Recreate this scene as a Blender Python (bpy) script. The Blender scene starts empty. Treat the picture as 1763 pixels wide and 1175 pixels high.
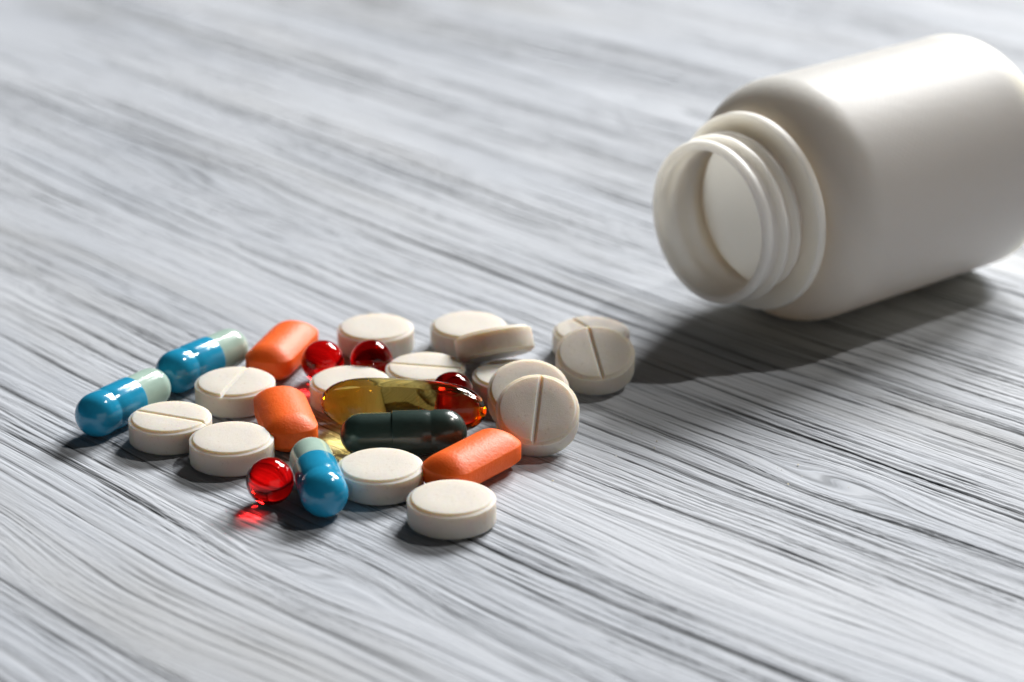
import bpy, bmesh, math, random
import numpy as np
from mathutils import Vector, Matrix
R = math.radians
random.seed(7)
sc = bpy.context.scene
col = sc.collection
sc.unit_settings.scale_length = 0.01            # one unit is one centimetre

# ------------------------------------------------------------------ camera
cam_d = bpy.data.cameras.new('camera')
cam = bpy.data.objects.new('camera', cam_d); col.objects.link(cam)
cam.location = (0, 0, 16.32)
cam.rotation_euler = (R(90 - 21.8), 0, 0)
cam_d.sensor_width = 36; cam_d.lens = 36 * 4400 / 1763
cam_d.clip_start = 0.5; cam_d.clip_end = 1000
cam_d.dof.use_dof = True
cam_d.dof.focus_distance = 39.2
cam_d.dof.aperture_fstop = 0.15
cam_d.dof.aperture_blades = 7
sc.camera = cam
# ------------------------------------------------------------------ render settings
sc.view_settings.view_transform = 'Standard'
sc.view_settings.look = 'None'
sc.view_settings.exposure = 0.0
sc.view_settings.gamma = 1.0
cy = sc.cycles
cy.use_denoising = True
cy.max_bounces = 28; cy.transmission_bounces = 12; cy.diffuse_bounces = 20; cy.glossy_bounces = 5
cy.caustics_reflective = False; cy.caustics_refractive = True
cy.blur_glossy = 0.3
cy.sample_clamp_indirect = 40
# ------------------------------------------------------------------ room light
w = bpy.data.worlds.new('World'); sc.world = w; w.use_nodes = True
bg = w.node_tree.nodes['Background']
bg.inputs[0].default_value = (1.0, 0.97, 0.94, 1); bg.inputs[1].default_value = 0.008

def direction(az, el):
    return Vector((math.cos(R(el)) * math.sin(R(az)), math.cos(R(el)) * math.cos(R(az)), math.sin(R(el))))

def area_light(name, az, el, dist, sx, sy, power, colour, shape='RECTANGLE'):
    d = bpy.data.lights.new(name, 'AREA'); d.shape = shape; d.size = sx; d.size_y = sy
    d.energy = power; d.color = colour; d.cycles.is_caustics_light = True
    o = bpy.data.objects.new(name, d); col.objects.link(o)
    tgt = Vector((0.5, 38, 0.5)); dr = direction(az, el)
    o.location = tgt + dr * dist
    o.rotation_euler = (-dr).to_track_quat('-Z', 'Y').to_euler()
    return o
# a tall window behind on the right, in two panes, and a small hard lamp farther right
area_light('window_light', 21, 35, 420, 78, 98, 1780000, (1.0, 0.995, 0.985))
area_light('window_light', 38, 33, 420, 78, 98, 1780000, (1.0, 0.995, 0.985))
# added weak fill, low behind the viewer on the right, brightens the bottle front
area_light('added_fill_light', 150, 13, 300, 280, 130, 75000, (1.0, 0.95, 0.88))
lamp = area_light('spot_lamp', 63, 54, 300, 4.4, 4.4, 260000, (1.0, 0.96, 0.90), 'DISK')

# ------------------------------------------------------------------ node helpers
class NT:
    def __init__(s, name):
        s.m = bpy.data.materials.new(name); s.m.use_nodes = True
        s.t = s.m.node_tree; s.t.nodes.clear()
        s.out = s.t.nodes.new('ShaderNodeOutputMaterial')
    def n(s, kind, **kw):
        nd = s.t.nodes.new(kind)
        for k, v in kw.items():
            if k.startswith('_'): setattr(nd, k[1:], v)
        return nd
    def put(s, sock, v):
        if isinstance(v, bpy.types.NodeSocket): s.t.links.new(v, sock)
        elif v is not None:
            try: sock.default_value = v
            except Exception: sock.default_value = tuple(v) + (1,)
    def math(s, op, a, b=0.0, c=None, clamp=False):
        nd = s.n('ShaderNodeMath'); nd.operation = op; nd.use_clamp = clamp
        s.put(nd.inputs[0], a); s.put(nd.inputs[1], b)
        if c is not None: s.put(nd.inputs[2], c)
        return nd.outputs[0]
    def noise(s, vec, scale, detail=2, rough=0.5, dim='3D', dist=0.0):
        nd = s.n('ShaderNodeTexNoise'); nd.noise_dimensions = dim
        if vec is not None: s.put(nd.inputs['Vector'], vec)
        nd.inputs['Scale'].default_value = scale; nd.inputs['Detail'].default_value = detail
        nd.inputs['Roughness'].default_value = rough; nd.inputs['Distortion'].default_value = dist
        return nd.outputs[0]
    def vec(s, x, y, z=0.0):
        nd = s.n('ShaderNodeCombineXYZ'); s.put(nd.inputs[0], x); s.put(nd.inputs[1], y); s.put(nd.inputs[2], z)
        return nd.outputs[0]
    def step(s, v, lo, hi, a=0.0, b=1.0):
        nd = s.n('ShaderNodeMapRange'); nd.interpolation_type = 'SMOOTHSTEP'
        s.put(nd.inputs[0], v)
        for i, q in enumerate((lo, hi, a, b)): s.put(nd.inputs[i + 1], q)
        return nd.outputs[0]
    def mix(s, f, a, b):
        nd = s.n('ShaderNodeMix'); nd.data_type = 'RGBA'
        s.put(nd.inputs[0], f); s.put(nd.inputs[6], a); s.put(nd.inputs[7], b)
        return nd.outputs[2]
    def bsdf(s, **kw):
        nd = s.n('ShaderNodeBsdfPrincipled')
        for k, v in kw.items(): s.put(nd.inputs[k.replace('_', ' ')], v)
        s.t.links.new(nd.outputs[0], s.out.inputs[0])
        return nd
    def bump(s, h, strength, dist):
        nd = s.n('ShaderNodeBump'); nd.inputs['Strength'].default_value = strength
        nd.inputs['Distance'].default_value = dist; s.put(nd.inputs['Height'], h)
        return nd.outputs[0]
    def obj(s):
        return s.n('ShaderNodeTexCoord').outputs['Object']

def c4(r, g, b): return (r, g, b, 1)

# ------------------------------------------------------------------ materials
def tablet_material():
    k = NT('tablet_chalk'); o = k.obj()
    inf = k.n('ShaderNodeObjectInfo').outputs['Random']
    ov = k.n('ShaderNodeVectorMath'); ov.operation = 'ADD'
    k.put(ov.inputs[0], o); sh = k.vec(k.math('MULTIPLY', inf, 50.0), inf, 0.0); k.put(ov.inputs[1], sh)
    o = ov.outputs[0]
    sp = k.step(k.noise(o, 17, 4, 0.75), 0.58, 0.70)
    base = k.mix(k.noise(o, 2.2, 3), c4(0.60, 0.555, 0.485), c4(0.63, 0.59, 0.53))
    colr = k.mix(k.math('MULTIPLY', sp, 0.5), base, c4(0.40, 0.32, 0.24))
    g = k.math('ADD', k.noise(o, 60, 3, 0.6), k.math('MULTIPLY', k.noise(o, 14, 2), 0.6))
    k.bsdf(Base_Color=colr, Roughness=0.62, Specular_IOR_Level=0.35, Normal=k.bump(g, 0.42, 0.014),
           Subsurface_Weight=0.8, Subsurface_Radius=(0.34, 0.21, 0.10), Subsurface_Scale=1.0)
    return k.m

def caplet_material():
    k = NT('orange_film_coat'); o = k.obj()
    colr = k.mix(k.noise(o, 3, 3), c4(0.90, 0.122, 0.011), c4(0.94, 0.155, 0.020))
    sp = k.step(k.noise(o, 24, 3, 0.7), 0.56, 0.72, 0.0, 0.45)
    colr = k.mix(sp, colr, c4(0.70, 0.07, 0.006))
    g = k.math('ADD', k.noise(o, 30, 3, 0.65), k.noise(o, 11, 2))
    k.bsdf(Base_Color=colr, Roughness=0.46, Specular_IOR_Level=0.28, Normal=k.bump(g, 0.55, 0.012),
           Subsurface_Weight=0.25, Subsurface_Radius=(0.25, 0.06, 0.03), Subsurface_Scale=1.0)
    return k.m

def gelatin_shell(name, colour, rough=0.13, sss=0.0, bump=0.25):
    k = NT(name); o = k.obj()
    g = k.math('ADD', k.noise(o, 5, 3, 0.55), k.math('MULTIPLY', k.noise(o, 22, 2), 0.15))
    f = k.step(k.noise(o, 4.0, 3), 0.35, 0.75)
    colr = k.mix(f, c4(*colour), c4(*[min(1, c * 1.12) for c in colour]))
    k.bsdf(Base_Color=colr, Roughness=rough, Specular_IOR_Level=0.6, Normal=k.bump(g, bump, 0.02),
           Subsurface_Weight=sss, Subsurface_Radius=(0.12, 0.14, 0.14), Subsurface_Scale=1.0)
    return k.m

def softgel_material(name, tint, density, rough=0.0, skin=(1, 1, 1)):
    k = NT(name); o = k.obj()
    nb = k.bump(k.noise(o, 7, 2), 0.10, 0.01)
    k.bsdf(Base_Color=c4(*skin), Roughness=rough, Transmission_Weight=1.0, IOR=1.42, Normal=nb)
    v = k.n('ShaderNodeVolumeAbsorption'); v.inputs[0].default_value = c4(*tint); v.inputs[1].default_value = density
    k.t.links.new(v.outputs[0], k.out.inputs[1])
    return k.m

def bottle_material(name, depth, colour):
    k = NT(name); o = k.obj()
    sx = k.n('ShaderNodeSeparateXYZ'); k.put(sx.inputs[0], o)
    ang = k.math('ARCTAN2', sx.outputs[1], sx.outputs[0])
    wv = k.math('MULTIPLY', k.math('SINE', k.math('MULTIPLY', ang, 110.0)), k.math('SINE', k.math('MULTIPLY', sx.outputs[2], 52.0)))
    on = k.step(sx.outputs[2], 2.3, 2.7)
    g = k.math('ADD', k.math('MULTIPLY', k.math('MULTIPLY', wv, on), 0.18), k.math('MULTIPLY', k.noise(o, 6, 3), 0.6))
    k.bsdf(Base_Color=c4(*colour), Roughness=0.46, Specular_IOR_Level=0.18, Normal=k.bump(g, 0.25, 0.02),
           Subsurface_Weight=1.0, Subsurface_Radius=(1.0, 0.97, 0.88), Subsurface_Scale=depth)
    return k.m

def wood_material():
    k = NT('brushed_painted_wood')
    uv = k.n('ShaderNodeUVMap'); uv.uv_map = 'grain'
    sep = k.n('ShaderNodeSeparateXYZ'); k.put(sep.inputs[0], uv.outputs[0])
    s_, f_ = sep.outputs[0], sep.outputs[1]                     # along the grain, across the rings
    st = lambda a, b: k.vec(k.math('MULTIPLY', s_, a), k.math('MULTIPLY', f_, b))
    # growth rings: irregular saw profile with a steep side, each of its own strength
    ph = k.math('ADD', k.math('MULTIPLY', f_, 2.6), k.math('MULTIPLY', k.noise(st(0.012, 0.40), 1.0, 2), 3.0))
    ph = k.math('ADD', ph, k.math('MULTIPLY', k.noise(st(0.35, 2.0), 1.0, 3), 0.22))
    fr = k.math('FRACT', ph)
    ring = k.math('MULTIPLY', k.step(fr, 0.55, 0.93), k.step(fr, 0.95, 1.0, 1.0, 0.0))
    cell = k.math('FLOOR', ph)
    rnd = k.n('ShaderNodeTexWhiteNoise'); rnd.noise_dimensions = '1D'; k.put(rnd.inputs['W'], cell)
    ring = k.math('MULTIPLY', ring, k.step(rnd.outputs[0], 0.10, 1.0, 0.10, 1.0))
    # narrow fibres, some long, some broken into dashes
    med = k.step(k.noise(st(0.045, 5.0), 1.0, 2, 0.5), 0.46, 0.64)
    fibre = k.step(k.noise(st(0.10, 9.5), 1.0, 3, 0.6), 0.50, 0.62)
    dash = k.step(k.noise(st(0.40, 15.0), 1.0, 2, 0.55), 0.53, 0.66)
    fine = k.step(k.noise(st(0.5, 32.0), 1.0, 2, 0.6), 0.46, 0.64)
    # where the paint lies thick the grain is filled
    cover = k.step(k.noise(st(0.05, 0.45), 1.0, 3, 0.6), 0.42, 0.64)
    open_ = k.math('SUBTRACT', 1.0, k.math('MULTIPLY', cover, 0.62))
    brk = k.step(k.noise(st(0.22, 5.0), 1.0, 3, 0.6), 0.34, 0.60)
    ringd = k.math('MULTIPLY', ring, k.math('ADD', 0.25, k.math('MULTIPLY', brk, 0.75)))
    fm = k.math('MULTIPLY', k.math('ADD', k.math('MULTIPLY', med, 0.60), 0.40), k.math('MULTIPLY', fibre, 0.80))
    fm = k.math('ADD', fm, k.math('MULTIPLY', dash, 0.34))
    fm = k.math('ADD', fm, k.math('MULTIPLY', fine, 0.26))
    groove = k.math('ADD', k.math('MULTIPLY', ringd, k.math('ADD', 0.22, k.math('MULTIPLY', open_, 0.40))), k.math('MULTIPLY', fm, open_))
    lump = k.noise(st(3.0, 9.0), 1.0, 5, 0.7)                   # brush marks in the paint
    tint = k.math('ADD', k.math('MULTIPLY', k.noise(st(0.10, 0.5), 1.0, 3), 0.6), k.math('MULTIPLY', k.noise(st(0.4, 18.0), 1.0, 2, 0.6), 0.5))
    paint = k.mix(k.step(tint, 0.3, 0.8), c4(0.398, 0.426, 0.474), c4(0.520, 0.543, 0.582))
    stain = k.step(k.noise(st(0.06, 0.30), 1.0, 4, 0.6), 0.50, 0.70, 0.0, 0.45)
    paint = k.mix(stain, paint, c4(0.315, 0.315, 0.308))
    worn = k.mix(k.noise(st(0.3, 3.0), 1.0, 2), c4(0.026, 0.030, 0.033), c4(0.070, 0.073, 0.075))
    f = k.step(groove, 0.10, 1.10, 0.0, 0.87)
    colr = k.mix(f, paint, worn)
    h = k.math('SUBTRACT', k.math('MULTIPLY', lump, 0.40), groove)
    nb = k.bump(h, 0.6, 0.03)
    k.bsdf(Base_Color=colr, Roughness=k.math('ADD', 0.58, k.math('MULTIPLY', f, 0.25)), Specular_IOR_Level=0.15, Normal=nb)
    d = k.n('ShaderNodeDisplacement'); k.put(d.inputs['Height'], k.math('MINIMUM', groove, 1.3))
    d.inputs['Midlevel'].default_value = 0.0; d.inputs['Scale'].default_value = -0.026
    k.t.links.new(d.outputs[0], k.out.inputs[2])
    k.m.displacement_method = 'DISPLACEMENT'
    return k.m

M = dict(tablet=tablet_material(), caplet=caplet_material(),
         blue=gelatin_shell('blue_gelatin', (0.016, 0.27, 0.46), 0.14, 0.15, 0.22),
         pale=gelatin_shell('pale_green_gelatin', (0.39, 0.53, 0.46), 0.14, 0.25, 0.10),
         dark=gelatin_shell('dark_green_gelatin', (0.028, 0.048, 0.042), 0.24, 0.0, 0.30),
         red=softgel_material('red_softgel', (0.97, 0.05, 0.06), 2.6, skin=(1.0, 0.025, 0.025)),
         amber=softgel_material('amber_softgel', (0.995, 0.83, 0.04), 2.1),
         bottle=bottle_material('white_polyethylene', 0.72, (0.945, 0.865, 0.70)), neck=bottle_material('white_polyethylene_neck', 0.60, (0.91, 0.855, 0.75)), wood=wood_material())

# ------------------------------------------------------------------ object helpers
def put(name, me, mat=None, parent=None):
    o = bpy.data.objects.new(name, me); col.objects.link(o)
    if mat is not None and not me.materials: me.materials.append(mat)
    if parent: o.parent = parent
    return o
def tag(o, label, cat, group=None):
    o['label'] = label; o['category'] = cat
    if group: o['group'] = group
    return o
def empty(name, loc=(0, 0, 0)):
    o = bpy.data.objects.new(name, None); col.objects.link(o); o.empty_display_size = 0.3; o.location = loc
    return o
def smooth(me, angle=35):
    for p in me.polygons: p.use_smooth = True
    me.set_sharp_from_angle(angle=R(angle))
    return me
def lathe(name, prof, seg=96, closed=False, cap0=True, cap1=True, angle=35, wob=None):
    """prof: list of (radius, z) turned about z"""
    vs, fs = [], []
    n = len(prof)
    for i in range(seg):
        a = 2 * math.pi * i / seg
        for j, (r, z) in enumerate(prof):
            if wob: r, z = wob(a, j, r, z)
            vs.append((r * math.cos(a), r * math.sin(a), z))
    for i in range(seg):
        k = (i + 1) % seg
        for j in range(n if closed else n - 1):
            l = (j + 1) % n
            fs.append((i * n + j, k * n + j, k * n + l, i * n + l))
    if not closed:
        if cap0: vs.append((0, 0, prof[0][1])); c = len(vs) - 1; fs += [(c, ((i + 1) % seg) * n, i * n) for i in range(seg)]
        if cap1: vs.append((0, 0, prof[-1][1])); c = len(vs) - 1; fs += [(c, i * n + n - 1, ((i + 1) % seg) * n + n - 1) for i in range(seg)]
    me = bpy.data.meshes.new(name); me.from_pydata(vs, [], fs); me.update()
    bm = bmesh.new(); bm.from_mesh(me); bmesh.ops.recalc_face_normals(bm, faces=bm.faces); bm.to_mesh(me); bm.free()
    return smooth(me, angle)

# ------------------------------------------------------------------ table top
def table():
    ang = R(-47.0); du = np.array([math.cos(ang), math.sin(ang)]); dv = np.array([-math.sin(ang), math.cos(ang)])
    def axis(lo, hi, step, far_lo, far_hi):
        core = np.arange(lo, hi + 1e-6, step); a = [hi]; g = step
        while a[-1] < far_hi: g *= 1.25; a.append(a[-1] + g)
        b = [lo]; g = step
        while b[-1] > far_lo: g *= 1.25; b.append(b[-1] - g)
        return np.concatenate([np.array(b[1:])[::-1], core, np.array(a[1:])])
    O = np.array([0.0, 38.0])
    S = axis(-22, 26, 0.13, -80, 80); T = axis(-15, 24, 0.028, -70, 70)
    s, t = np.meshgrid(S, T, indexing='ij')
    def vnoise(x, y, seed):                                     # smooth value noise
        rg = np.random.default_rng(seed); G = rg.random((64, 64))
        xi = np.floor(x).astype(int); yi = np.floor(y).astype(int); fx = x - xi; fy = y - yi
        fx = fx * fx * fx * (fx * (fx * 6 - 15) + 10); fy = fy * fy * fy * (fy * (fy * 6 - 15) + 10)
        g = lambda i, j: G[i % 64, j % 64]
        return (g(xi, yi) * (1 - fx) + g(xi + 1, yi) * fx) * (1 - fy) + (g(xi, yi + 1) * (1 - fx) + g(xi + 1, yi + 1) * fx) * fy - 0.5
    phi = t + 1.5 * vnoise(s / 24 + 3.1, t / 12 + 0.7, 1) + 0.22 * vnoise(s / 7 + 9.3, t / 3 + 2.2, 2) + 0.05 * vnoise(s / 1.5, t / 0.9, 3)
    # knots and swirls: (x, y on the table, push, length, width)
    for kx, ky, a, ls, lt in ((4.9, 35.0, 0.50, 1.3, 0.6), (-6.4, 49.8, 0.36, 2.6, 1.2), (-2.9, 32.2, 0.45, 2.4, 0.9),
                              (-6.0, 30.5, -0.7, 3.5, 1.6), (3.5, 31.8, 0.3, 2.5, 1.2), (4.0, 54.0, 0.7, 4.0, 1.6)):
        d = np.array([kx, ky]) - O; ks, kt = d @ du, d @ dv
        q = np.exp(-((s - ks) / ls) ** 2 - ((t - kt) / lt) ** 2)
        phi = phi - a * (t - kt) / np.sqrt((t - kt) ** 2 + 0.45 ** 2) * q
    co = np.empty((s.size, 3)); xy = O + s.reshape(-1, 1) * du + t.reshape(-1, 1) * dv
    co[:, :2] = xy; co[:, 2] = 0
    ns, nt = len(S), len(T)
    idx = np.arange(ns * nt).reshape(ns, nt)
    q = np.stack([idx[:-1, :-1], idx[1:, :-1], idx[1:, 1:], idx[:-1, 1:]], -1).reshape(-1, 4)
    me = bpy.data.meshes.new('tabletop')
    me.vertices.add(len(co)); me.vertices.foreach_set('co', co.astype(np.float32).ravel())
    me.loops.add(q.size); me.loops.foreach_set('vertex_index', q.astype(np.int32).ravel())
    me.polygons.add(len(q)); me.polygons.foreach_set('loop_start', (np.arange(len(q)) * 4).astype(np.int32))
    me.update(calc_edges=True)
    me.polygons.foreach_set('use_smooth', np.ones(len(q), bool))
    uvl = me.uv_layers.new(name='grain')
    st = np.stack([s.reshape(-1), phi.reshape(-1)], 1) + 100.0
    uvl.data.foreach_set('uv', st[q.ravel()].astype(np.float32).ravel())
    o = put('tabletop', me, M['wood']); o['kind'] = 'structure'
    o.cycles.is_caustics_receiver = True
    o['label'] = 'pale grey painted wooden tabletop with brushed dark grain'
    return o
table()

# ------------------------------------------------------------------ tablets
TH = 0.43
def tablet_mesh(name, scored, seed):
    rg = random.Random(seed); N = 144
    half = [(0.30, 0.0), (0.562, 0.0), (0.580, 0.005), (0.590, 0.014), (0.597, 0.028), (0.604, 0.034), (0.639, 0.045), (0.648, 0.050), (0.650, 0.058)]
    prof = [(0.05, 0.0)] + half + [(0.650, TH * 0.33), (0.650, TH * 0.66)] + [(r, TH - z) for r, z in half[::-1]] + [(0.05, TH)]
    nz = [[rg.gauss(0, 1) for _ in range(N)] for _ in prof]
    chips = [(rg.random() * 6.28, rg.uniform(0.03, 0.09), rg.uniform(0.006, 0.016)) for _ in range(7)]
    def wob(a, j, r, z):
        i = int(round(a / (2 * math.pi) * N)) % N
        rim = 0.63 < r
        if rim:
            r += 0.0010 * nz[j][i]; z += 0.0010 * nz[j][i - 3]
            if r < 0.6495 or abs(z - TH / 2) > 0.12:
                for ca, cw, cd in chips:
                    dd = (a - ca + math.pi) % (2 * math.pi) - math.pi
                    if abs(dd) < cw: r -= cd * (1 - (dd / cw) ** 2) * (0.6 + 0.4 * nz[j][i])* 0.6
        return r, z
    me = lathe(name, prof, N, angle=24, wob=wob)
    if scored:
        cut = bpy.data.meshes.new('cut'); w_, dp = 0.042, 0.050
        zt = TH + 0.01; e = w_ * (dp + 0.01) / dp
        vs = [(x, y, z) for x in (-0.9, 0.9) for (y, z) in ((-e, zt), (e, zt), (0.006, TH - dp), (-0.006, TH - dp))]
        cut.from_pydata(vs, [], [(0, 1, 2, 3), (7, 6, 5, 4), (0, 4, 5, 1), (1, 5, 6, 2), (2, 6, 7, 3), (3, 7, 4, 0)])
        bm = bmesh.new(); bm.from_mesh(cut); bmesh.ops.recalc_face_normals(bm, faces=bm.faces); bm.to_mesh(cut); bm.free()
        a = bpy.data.objects.new('work', me); b = bpy.data.objects.new('cutter', cut)
        col.objects.link(a); col.objects.link(b)
        md = a.modifiers.new('cut', 'BOOLEAN'); md.operation = 'DIFFERENCE'; md.object = b; md.solver = 'EXACT'
        bpy.context.view_layer.update()
        me2 = bpy.data.meshes.new_from_object(a.evaluated_get(bpy.context.evaluated_depsgraph_get()))
        bpy.data.objects.remove(a); bpy.data.objects.remove(b); bpy.data.meshes.remove(cut)
        me2.name = name; me = smooth(me2, 24)
    me.materials.clear(); me.materials.append(M['tablet'])
    return me
PL = [tablet_mesh('tablet_plain', False, i) for i in (1, 2, 3)]
SCD = [tablet_mesh('tablet_scored', True, i) for i in (11, 12)]
def tablet(me, x, y, spin, label, tilt=0.0, roll=0.0, az=0.0, z=0.0):
    o = put('tablet', me)
    o.matrix_world = (Matrix.Translation((x, y, z)) @ Matrix.Rotation(R(az), 4, 'Z') @ Matrix.Rotation(R(roll), 4, 'Y')
                      @ Matrix.Rotation(R(tilt), 4, 'X') @ Matrix.Rotation(R(spin), 4, 'Z'))
    return tag(o, label, 'pill', 'round white tablets')
G1 = 'white scored tablet lying flat between the two blue capsules and the orange caplets'
tablet(SCD[0], -4.47, 38.03, 76, G1)
tablet(SCD[1], -5.34, 36.60, -22, 'white scored tablet lying flat in front of the leftmost blue capsule')
tablet(PL[0], -4.30, 35.80, 40, 'plain white tablet lying just behind the front red ball, left of centre')
tablet(PL[1], -0.88, 33.66, 10, 'plain white tablet nearest the viewer, alone in front of the orange caplet')
tablet(PL[2], -1.97, 34.80, 200, 'plain white tablet touching the blue end of the front blue capsule')
tablet(PL[0], -2.32, 40.43, 150, 'plain white tablet behind the two red balls at the back')
tablet(PL[1], -0.74, 40.54, 95, 'plain white tablet flat at the back, partly hidden by the tilted edge-on tablet')
tablet(SCD[0], -1.42, 38.66, -11, 'white scored tablet flat behind the amber softgel, with dark red ball at its edge')
tablet(PL[2], -2.62, 38.08, 20, 'plain white tablet half hidden behind the left end of the amber softgel')
tablet(PL[0], 0.00, 38.36, 300, 'plain white tablet lying underneath the tilted tablet and the leaning pair')
tablet(SCD[1], 1.34, 40.30, -58, 'white scored tablet lying flat under the leaning scored tablet near the bottle')
def leaning(me, x, y, tilt, spin, label, roll=0.0, lift=0.0):
    # x, y: centre of the upper face; the lower front rim stays on the table
    sn, cs = math.sin(R(tilt)), math.cos(R(tilt))
    return tablet(me, x, y + TH * sn, spin, label, tilt=tilt, roll=roll, z=0.62 * sn - 0.022 * (tilt > 30) + lift)
leaning(PL[1], 0.261, 37.166, 26, 0, 'plain white tablet leaning between the flat tablet and the upright scored one')
leaning(SCD[0], 0.395, 36.29, 35, 84, 'white scored tablet propped steepest, behind the right orange caplet')
leaning(SCD[1], 1.364, 38.782, 22, -80, 'white scored tablet leaning on another tablet, closest to the bottle')
tablet(PL[2], -0.25, 39.30, 0, 'plain white tablet tilted edge-on on top of another tablet', tilt=-27.5, roll=-12, z=0.315)

# ------------------------------------------------------------------ two-piece capsules
def capsule_profile(r, z0, z1, end, n=12):
    """a tube from z0 with a hemisphere closing at z1 (end=+1) or at z0 (end=-1)"""
    p = []
    for i in range(n + 1):
        a = math.pi / 2 * i / n
        p.append((max(r * math.cos(a), 0.004), r * math.sin(a)))
    if end > 0: return [(r, z0)] + [(a, z1 - r + b) for a, b in p]
    return [(a, z0 + r - b) for a, b in p[::-1]] + [(r, z1)]
LEN = 1.96
RC, RB = 0.357, 0.332
def cap_mesh():
    # cap closes at z = 0; open rim with a small lip at z = 1.16
    p = capsule_profile(RC, 0.0, RC, -1)[:-1]
    p += [(RC, 0.40), (RC - 0.002, 0.50), (RC - 0.012, 0.54), (RC - 0.012, 0.57), (RC - 0.002, 0.61), (RC, 0.70), (RC, 1.135), (RC - 0.003, 1.150), (RC - 0.009, 1.156), (RB - 0.004, 1.156)]
    return lathe('capsule_cap', p, 72, cap1=False, angle=50)
def body_mesh():
    p = [(RB, 0.9), (RB, 1.2)] + capsule_profile(RB, 1.3, LEN, +1)
    return lathe('capsule_body', p, 72, cap0=False, angle=50)
CAPM, BODM = cap_mesh(), body_mesh()
DCAP, DBOD = CAPM.copy(), BODM.copy()
for me, m in ((CAPM, 'blue'), (BODM, 'pale'), (DCAP, 'dark'), (DBOD, 'dark')): me.materials.append(M[m])
def capsule(cx, cy, dx, dy, label, cap, bod, group=None, spin=0.0):
    """cx, cy: centre of the rounded cap end; dx, dy: direction towards the body end"""
    d = Vector((dx, dy, -0.014)).normalized()
    root = empty('capsule', (cx, cy, 0.0))
    tag(root, label, 'capsule', group)
    q = d.to_track_quat('Z', 'Y').to_matrix().to_4x4()
    mat = Matrix.Translation(Vector((0, 0, RC)) - d * RC) @ q @ Matrix.Rotation(R(spin), 4, 'Z')
    for nm, me in (('cap', cap), ('body', bod)):
        o = put(nm, me, parent=root); o.matrix_local = mat
    return root
GB = 'blue and pale green capsules'
capsule(-5.47, 38.57, 0.71, 1.00, 'blue and pale green capsule farther back, beside the back orange caplet', CAPM, BODM, GB, 20)
capsule(-6.50, 36.81, 0.66, 1.04, 'blue and pale green capsule at the far left end of the pile', CAPM, BODM, GB, 100)
capsule(-2.75, 33.91, -0.29, 1.29, 'blue and pale green capsule at the front, pointing at the viewer next to red ball', CAPM, BODM, GB, 200)
capsule(-1.05, 36.12, -1.28, -0.055, 'dark green capsule lying in front of the amber softgel', DCAP, DBOD)

# ------------------------------------------------------------------ orange caplets
def caplet_mesh():
    a, b, e, n = 0.88, 0.41, 0.35, 2.4
    plan = []
    K = 20
    for sgn in (1, -1):
        for i in range(K + 1):
            th = -math.pi / 2 + math.pi * i / K
            cx = abs(math.cos(th)) ** (2 / n); sy = math.copysign(abs(math.sin(th)) ** (2 / n), math.sin(th))
            plan.append((sgn * ((a - e) + e * cx), sgn * b * sy))
    P = len(plan)
    zb, zt, dome = 0.185, 0.43, 0.195
    rows = []
    ss = [0.0, 0.25, 0.45, 0.62, 0.76, 0.87, 0.945, 0.985, 1.0]
    for s in ss: rows.append((s, zb - dome * (1 - s ** 2.3)))
    for z in (zb + 0.012, (zb + zt) / 2, zt - 0.012): rows.append((1.012, z))
    for s in ss[::-1]: rows.append((s, zt + dome * (1 - s ** 2.3)))
    vs, fs = [], []
    for s, z in rows:
        for x, y in plan:
            mx = max(-(a - b), min(a - b, x)); 
            vs.append((mx + (x - mx) * s, y * s, z))
    for j in range(len(rows) - 1):
        for i in range(P):
            k = (i + 1) % P
            fs.append((j * P + i, j * P + k, (j + 1) * P + k, (j + 1) * P + i))
    fs.append(tuple(range(P))[::-1]); fs.append(tuple((len(rows) - 1) * P + i for i in range(P)))
    me = bpy.data.meshes.new('caplet'); me.from_pydata(vs, [], fs); me.update()
    bm = bmesh.new(); bm.from_mesh(me)
    bmesh.ops.remove_doubles(bm, verts=bm.verts, dist=0.0005); bmesh.ops.recalc_face_normals(bm, faces=bm.faces)
    bm.to_mesh(me); bm.free(); me.materials.append(M['caplet'])
    return smooth(me, 32)
CPM = caplet_mesh()
def caplet(x, y, ang, label, tilt=0.0):
    o = put('caplet', CPM); o.location = (x, y, 0.0); o.rotation_euler = (R(tilt), 0, R(ang))
    return tag(o, label, 'pill', 'orange caplets')
caplet(-0.60, 35.16, 52, 'orange caplet at the front right, behind the nearest white tablet')
caplet(-3.55, 36.76, 104, 'orange caplet in the middle of the pile, left of the amber softgel')
caplet(-3.84, 39.62, 74, 'orange caplet at the back, between blue capsule and red ball')

# ------------------------------------------------------------------ softgels
def softgel_mesh(name, half, rad, power, n=48, seg=96, seam=0.006):
    prof = []
    for i in range(n + 1):
        u = -math.cos(math.pi * i / n)
        r = rad * max(1 - abs(u) ** power, 0) ** (1 / 2.0)
        prof.append((max(r, 0.003), half * u))
    def wob(a, j, r, z):
        d = min(abs((a - c + math.pi) % (2 * math.pi) - math.pi) for c in (0, math.pi))
        return r + seam * math.exp(-(d / 0.05) ** 2) * min(1, r / rad * 1.5), z
    return lathe(name, prof, seg, angle=80, wob=wob)
ball_me = softgel_mesh('red_ball', 0.355, 0.355, 2.0, 40, 96, 0.003); ball_me.materials.append(M['red'])
def ball(x, y, label, rot):
    o = put('softgel_ball', ball_me); o.location = (x, y, 0.357); o.rotation_euler = rot
    o.cycles.is_caustics_caster = True
    return tag(o, label, 'softgel', 'red softgel balls')
ball(-3.58, 34.33, 'clear red softgel ball at the front, beside the blue capsule', (0.3, 1.4, 0.2))
ball(-3.12, 39.00, 'clear red softgel ball touching the back orange caplet', (0.5, 0.9, 1.0))
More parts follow.
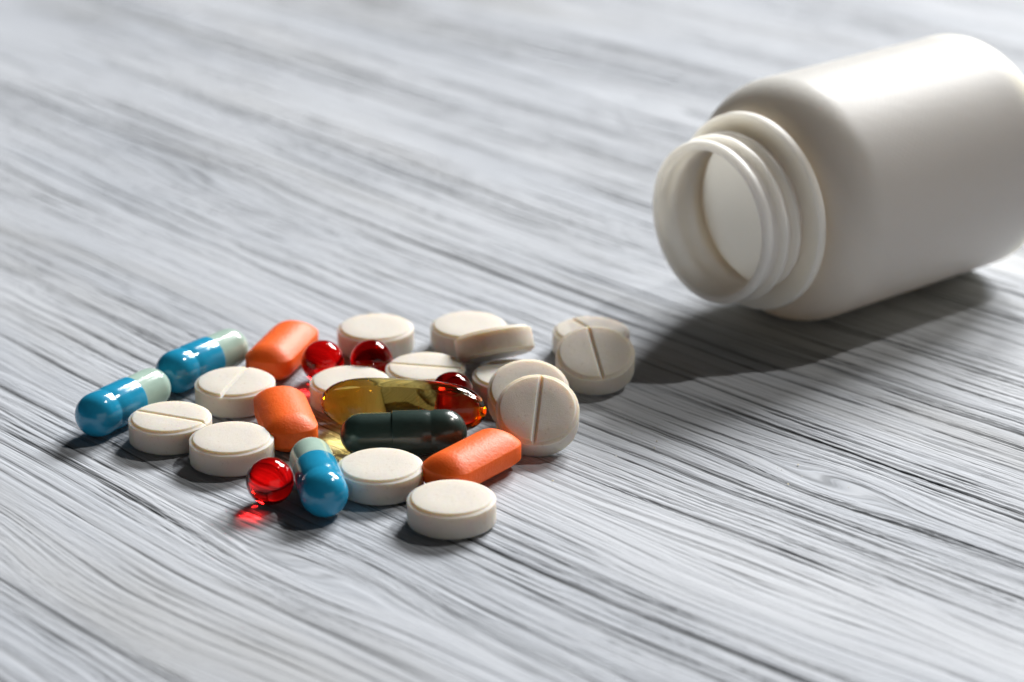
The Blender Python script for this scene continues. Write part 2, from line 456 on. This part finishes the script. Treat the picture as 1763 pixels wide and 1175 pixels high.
ball(-2.32, 39.03, 'clear red softgel ball right in front of a back tablet', (1.2, 0.2, 0.5))
ball(-0.96, 37.64, 'dark red softgel ball peeking over the right end of the amber softgel', (0.8, 1.2, 0.1))
oil_me = softgel_mesh('amber_softgel', 1.32, 0.430, 3.6, 64, 120, 0.008); oil_me.materials.append(M['amber'])
o = put('oil_softgel', oil_me); o.location = (-1.71, 36.93, 0.445)
o.rotation_euler = (Matrix.Rotation(R(-8.3), 4, 'Z') @ Matrix.Rotation(R(90), 4, 'Y') @ Matrix.Rotation(R(25), 4, 'Z')).to_euler()
tag(o, 'long transparent amber oil softgel lying behind the dark green capsule', 'softgel')

# ------------------------------------------------------------------ bottle
def bottle():
    psi = R(50.3); Rb = 2.155
    ax = Vector((math.sin(psi), math.cos(psi), 0))
    root = empty('pill_bottle', (3.292, 40.744, 0.0))
    tag(root, 'open white plastic pill bottle lying on its side, mouth toward the pills', 'bottle')
    wall = 0.08
    q = Matrix.Translation((0, 0, Rb)) @ ax.to_track_quat('Z', 'Y').to_matrix().to_4x4()
    # neck: rounded lip, helical thread and transfer ring, closed round the bore
    neck = []
    for i in range(7):
        a = math.pi * i / 6
        neck.append((1.330 - 0.080 * math.cos(a), 0.070 - 0.070 * math.sin(a)))
    neck += [(1.41, 0.135), (1.395, 0.160), (1.345, 0.180)]
    t0 = len(neck)
    neck += [(1.335, 0.20 + 0.02 * i) for i in range(34)]
    t1 = len(neck)
    neck += [(1.335, 0.905), (1.36, 0.915), (1.69, 0.920), (1.708, 0.925), (1.718, 0.938), (1.72, 1.07), (1.712, 1.088), (1.69, 1.098), (1.40, 1.115)]
    neck += [(1.325, 1.115), (1.305, 1.02), (1.278, 0.90), (1.255, 0.80), (1.250, 0.72), (1.250, 0.45), (1.250, 0.2)]
    turns, pitch, z0, off = 1.75, 0.27, 0.30, R(330)
    def wob(a, j, r, z):
        if t0 <= j < t1:
            for n in range(3):
                th = (a - off) % (2 * math.pi) + 2 * math.pi * n
                u = th / (2 * math.pi)
                if u > turns: continue
                f = min(1, u / 0.12, (turns - u) / 0.12)
                d = (z - (z0 + pitch * u)) / 0.085
                if abs(d) < 1: r += 0.118 * f * min(1.0, 1.5 * (1 - abs(d)))
        return r, z
    put('neck', lathe('neck', neck, 192, closed=True, angle=40, wob=wob), M['neck'], root).matrix_local = q
    # hollow body with rounded shoulder and base
    body = [(1.328, 1.118), (1.375, 1.118), (1.39, 1.14), (1.43, 1.20)]
    for i in range(1, 15):
        a = math.pi / 2 * i / 14
        body.append((1.43 + (Rb - 1.43) * math.sin(a) ** (2 / 1.95), 1.22 + 0.86 * (1 - math.cos(a) ** (2 / 1.95))))
    body += [(Rb, 2.6), (Rb, 4.2), (Rb, 5.9), (Rb, 6.30)]
    for i in range(1, 9):
        a = math.pi / 2 * i / 8
        body.append((Rb - 0.28 * (1 - math.cos(a)), 6.30 + 0.28 * math.sin(a)))
    body += [(1.6, 6.58), (1.45, 6.50), (0.01, 6.46)]
    body += [(0.01, 6.28), (1.45, 6.31), (1.8, 6.31), (Rb - wall - 0.10, 6.22), (Rb - wall, 6.0), (Rb - wall, 2.2)]
    for i in range(1, 12):
        a = math.pi / 2 * (1 - i / 12)
        body.append((1.37 + (Rb - wall - 1.37) * math.sin(a) ** (2 / 1.95), 1.30 + 0.86 * (1 - math.cos(a) ** (2 / 1.95))))
    body += [(1.345, 1.20)]
    put('body', lathe('body', body, 192, closed=True, angle=40), M['bottle'], root).matrix_local = q
bottle()

# ------------------------------------------------------------------ crumbs of tablet powder on the table
def crumbs():
    rg = random.Random(5); bm = bmesh.new()
    spots = [(-4.9, 37.3), (-4.8, 36.1), (-1.5, 34.2), (0.6, 35.4), (-0.2, 33.6), (1.6, 37.6), (-0.1, 39.5), (2.6, 37.0), (4.9, 35.1), (4.4, 35.2), (-5.9, 35.8), (2.2, 36.0)]
    for i in range(60):
        x, y = rg.choice(spots)
        x += rg.gauss(0, 0.45); y += rg.gauss(0, 0.5); r = rg.choice((0.006, 0.007, 0.008, 0.010, 0.014))
        m = Matrix.Translation((x, y, r * 0.6)) @ Matrix.Rotation(rg.random() * 6, 4, 'Z') @ Matrix.Diagonal((r * rg.uniform(0.8, 1.6), r, r * 0.8, 1))
        vs = bmesh.ops.create_icosphere(bm, subdivisions=1, radius=1.0, matrix=m)['verts']
        for v in vs: v.co += Vector((rg.gauss(0, 1), rg.gauss(0, 1), rg.gauss(0, 1))) * r * 0.18
    me = bpy.data.meshes.new('crumbs'); bm.to_mesh(me); bm.free(); me.materials.append(M['tablet'])
    o = put('crumbs', me); o['kind'] = 'stuff'
    tag(o, 'tiny pale crumbs of tablet powder scattered on the tabletop', 'crumbs')
crumbs()
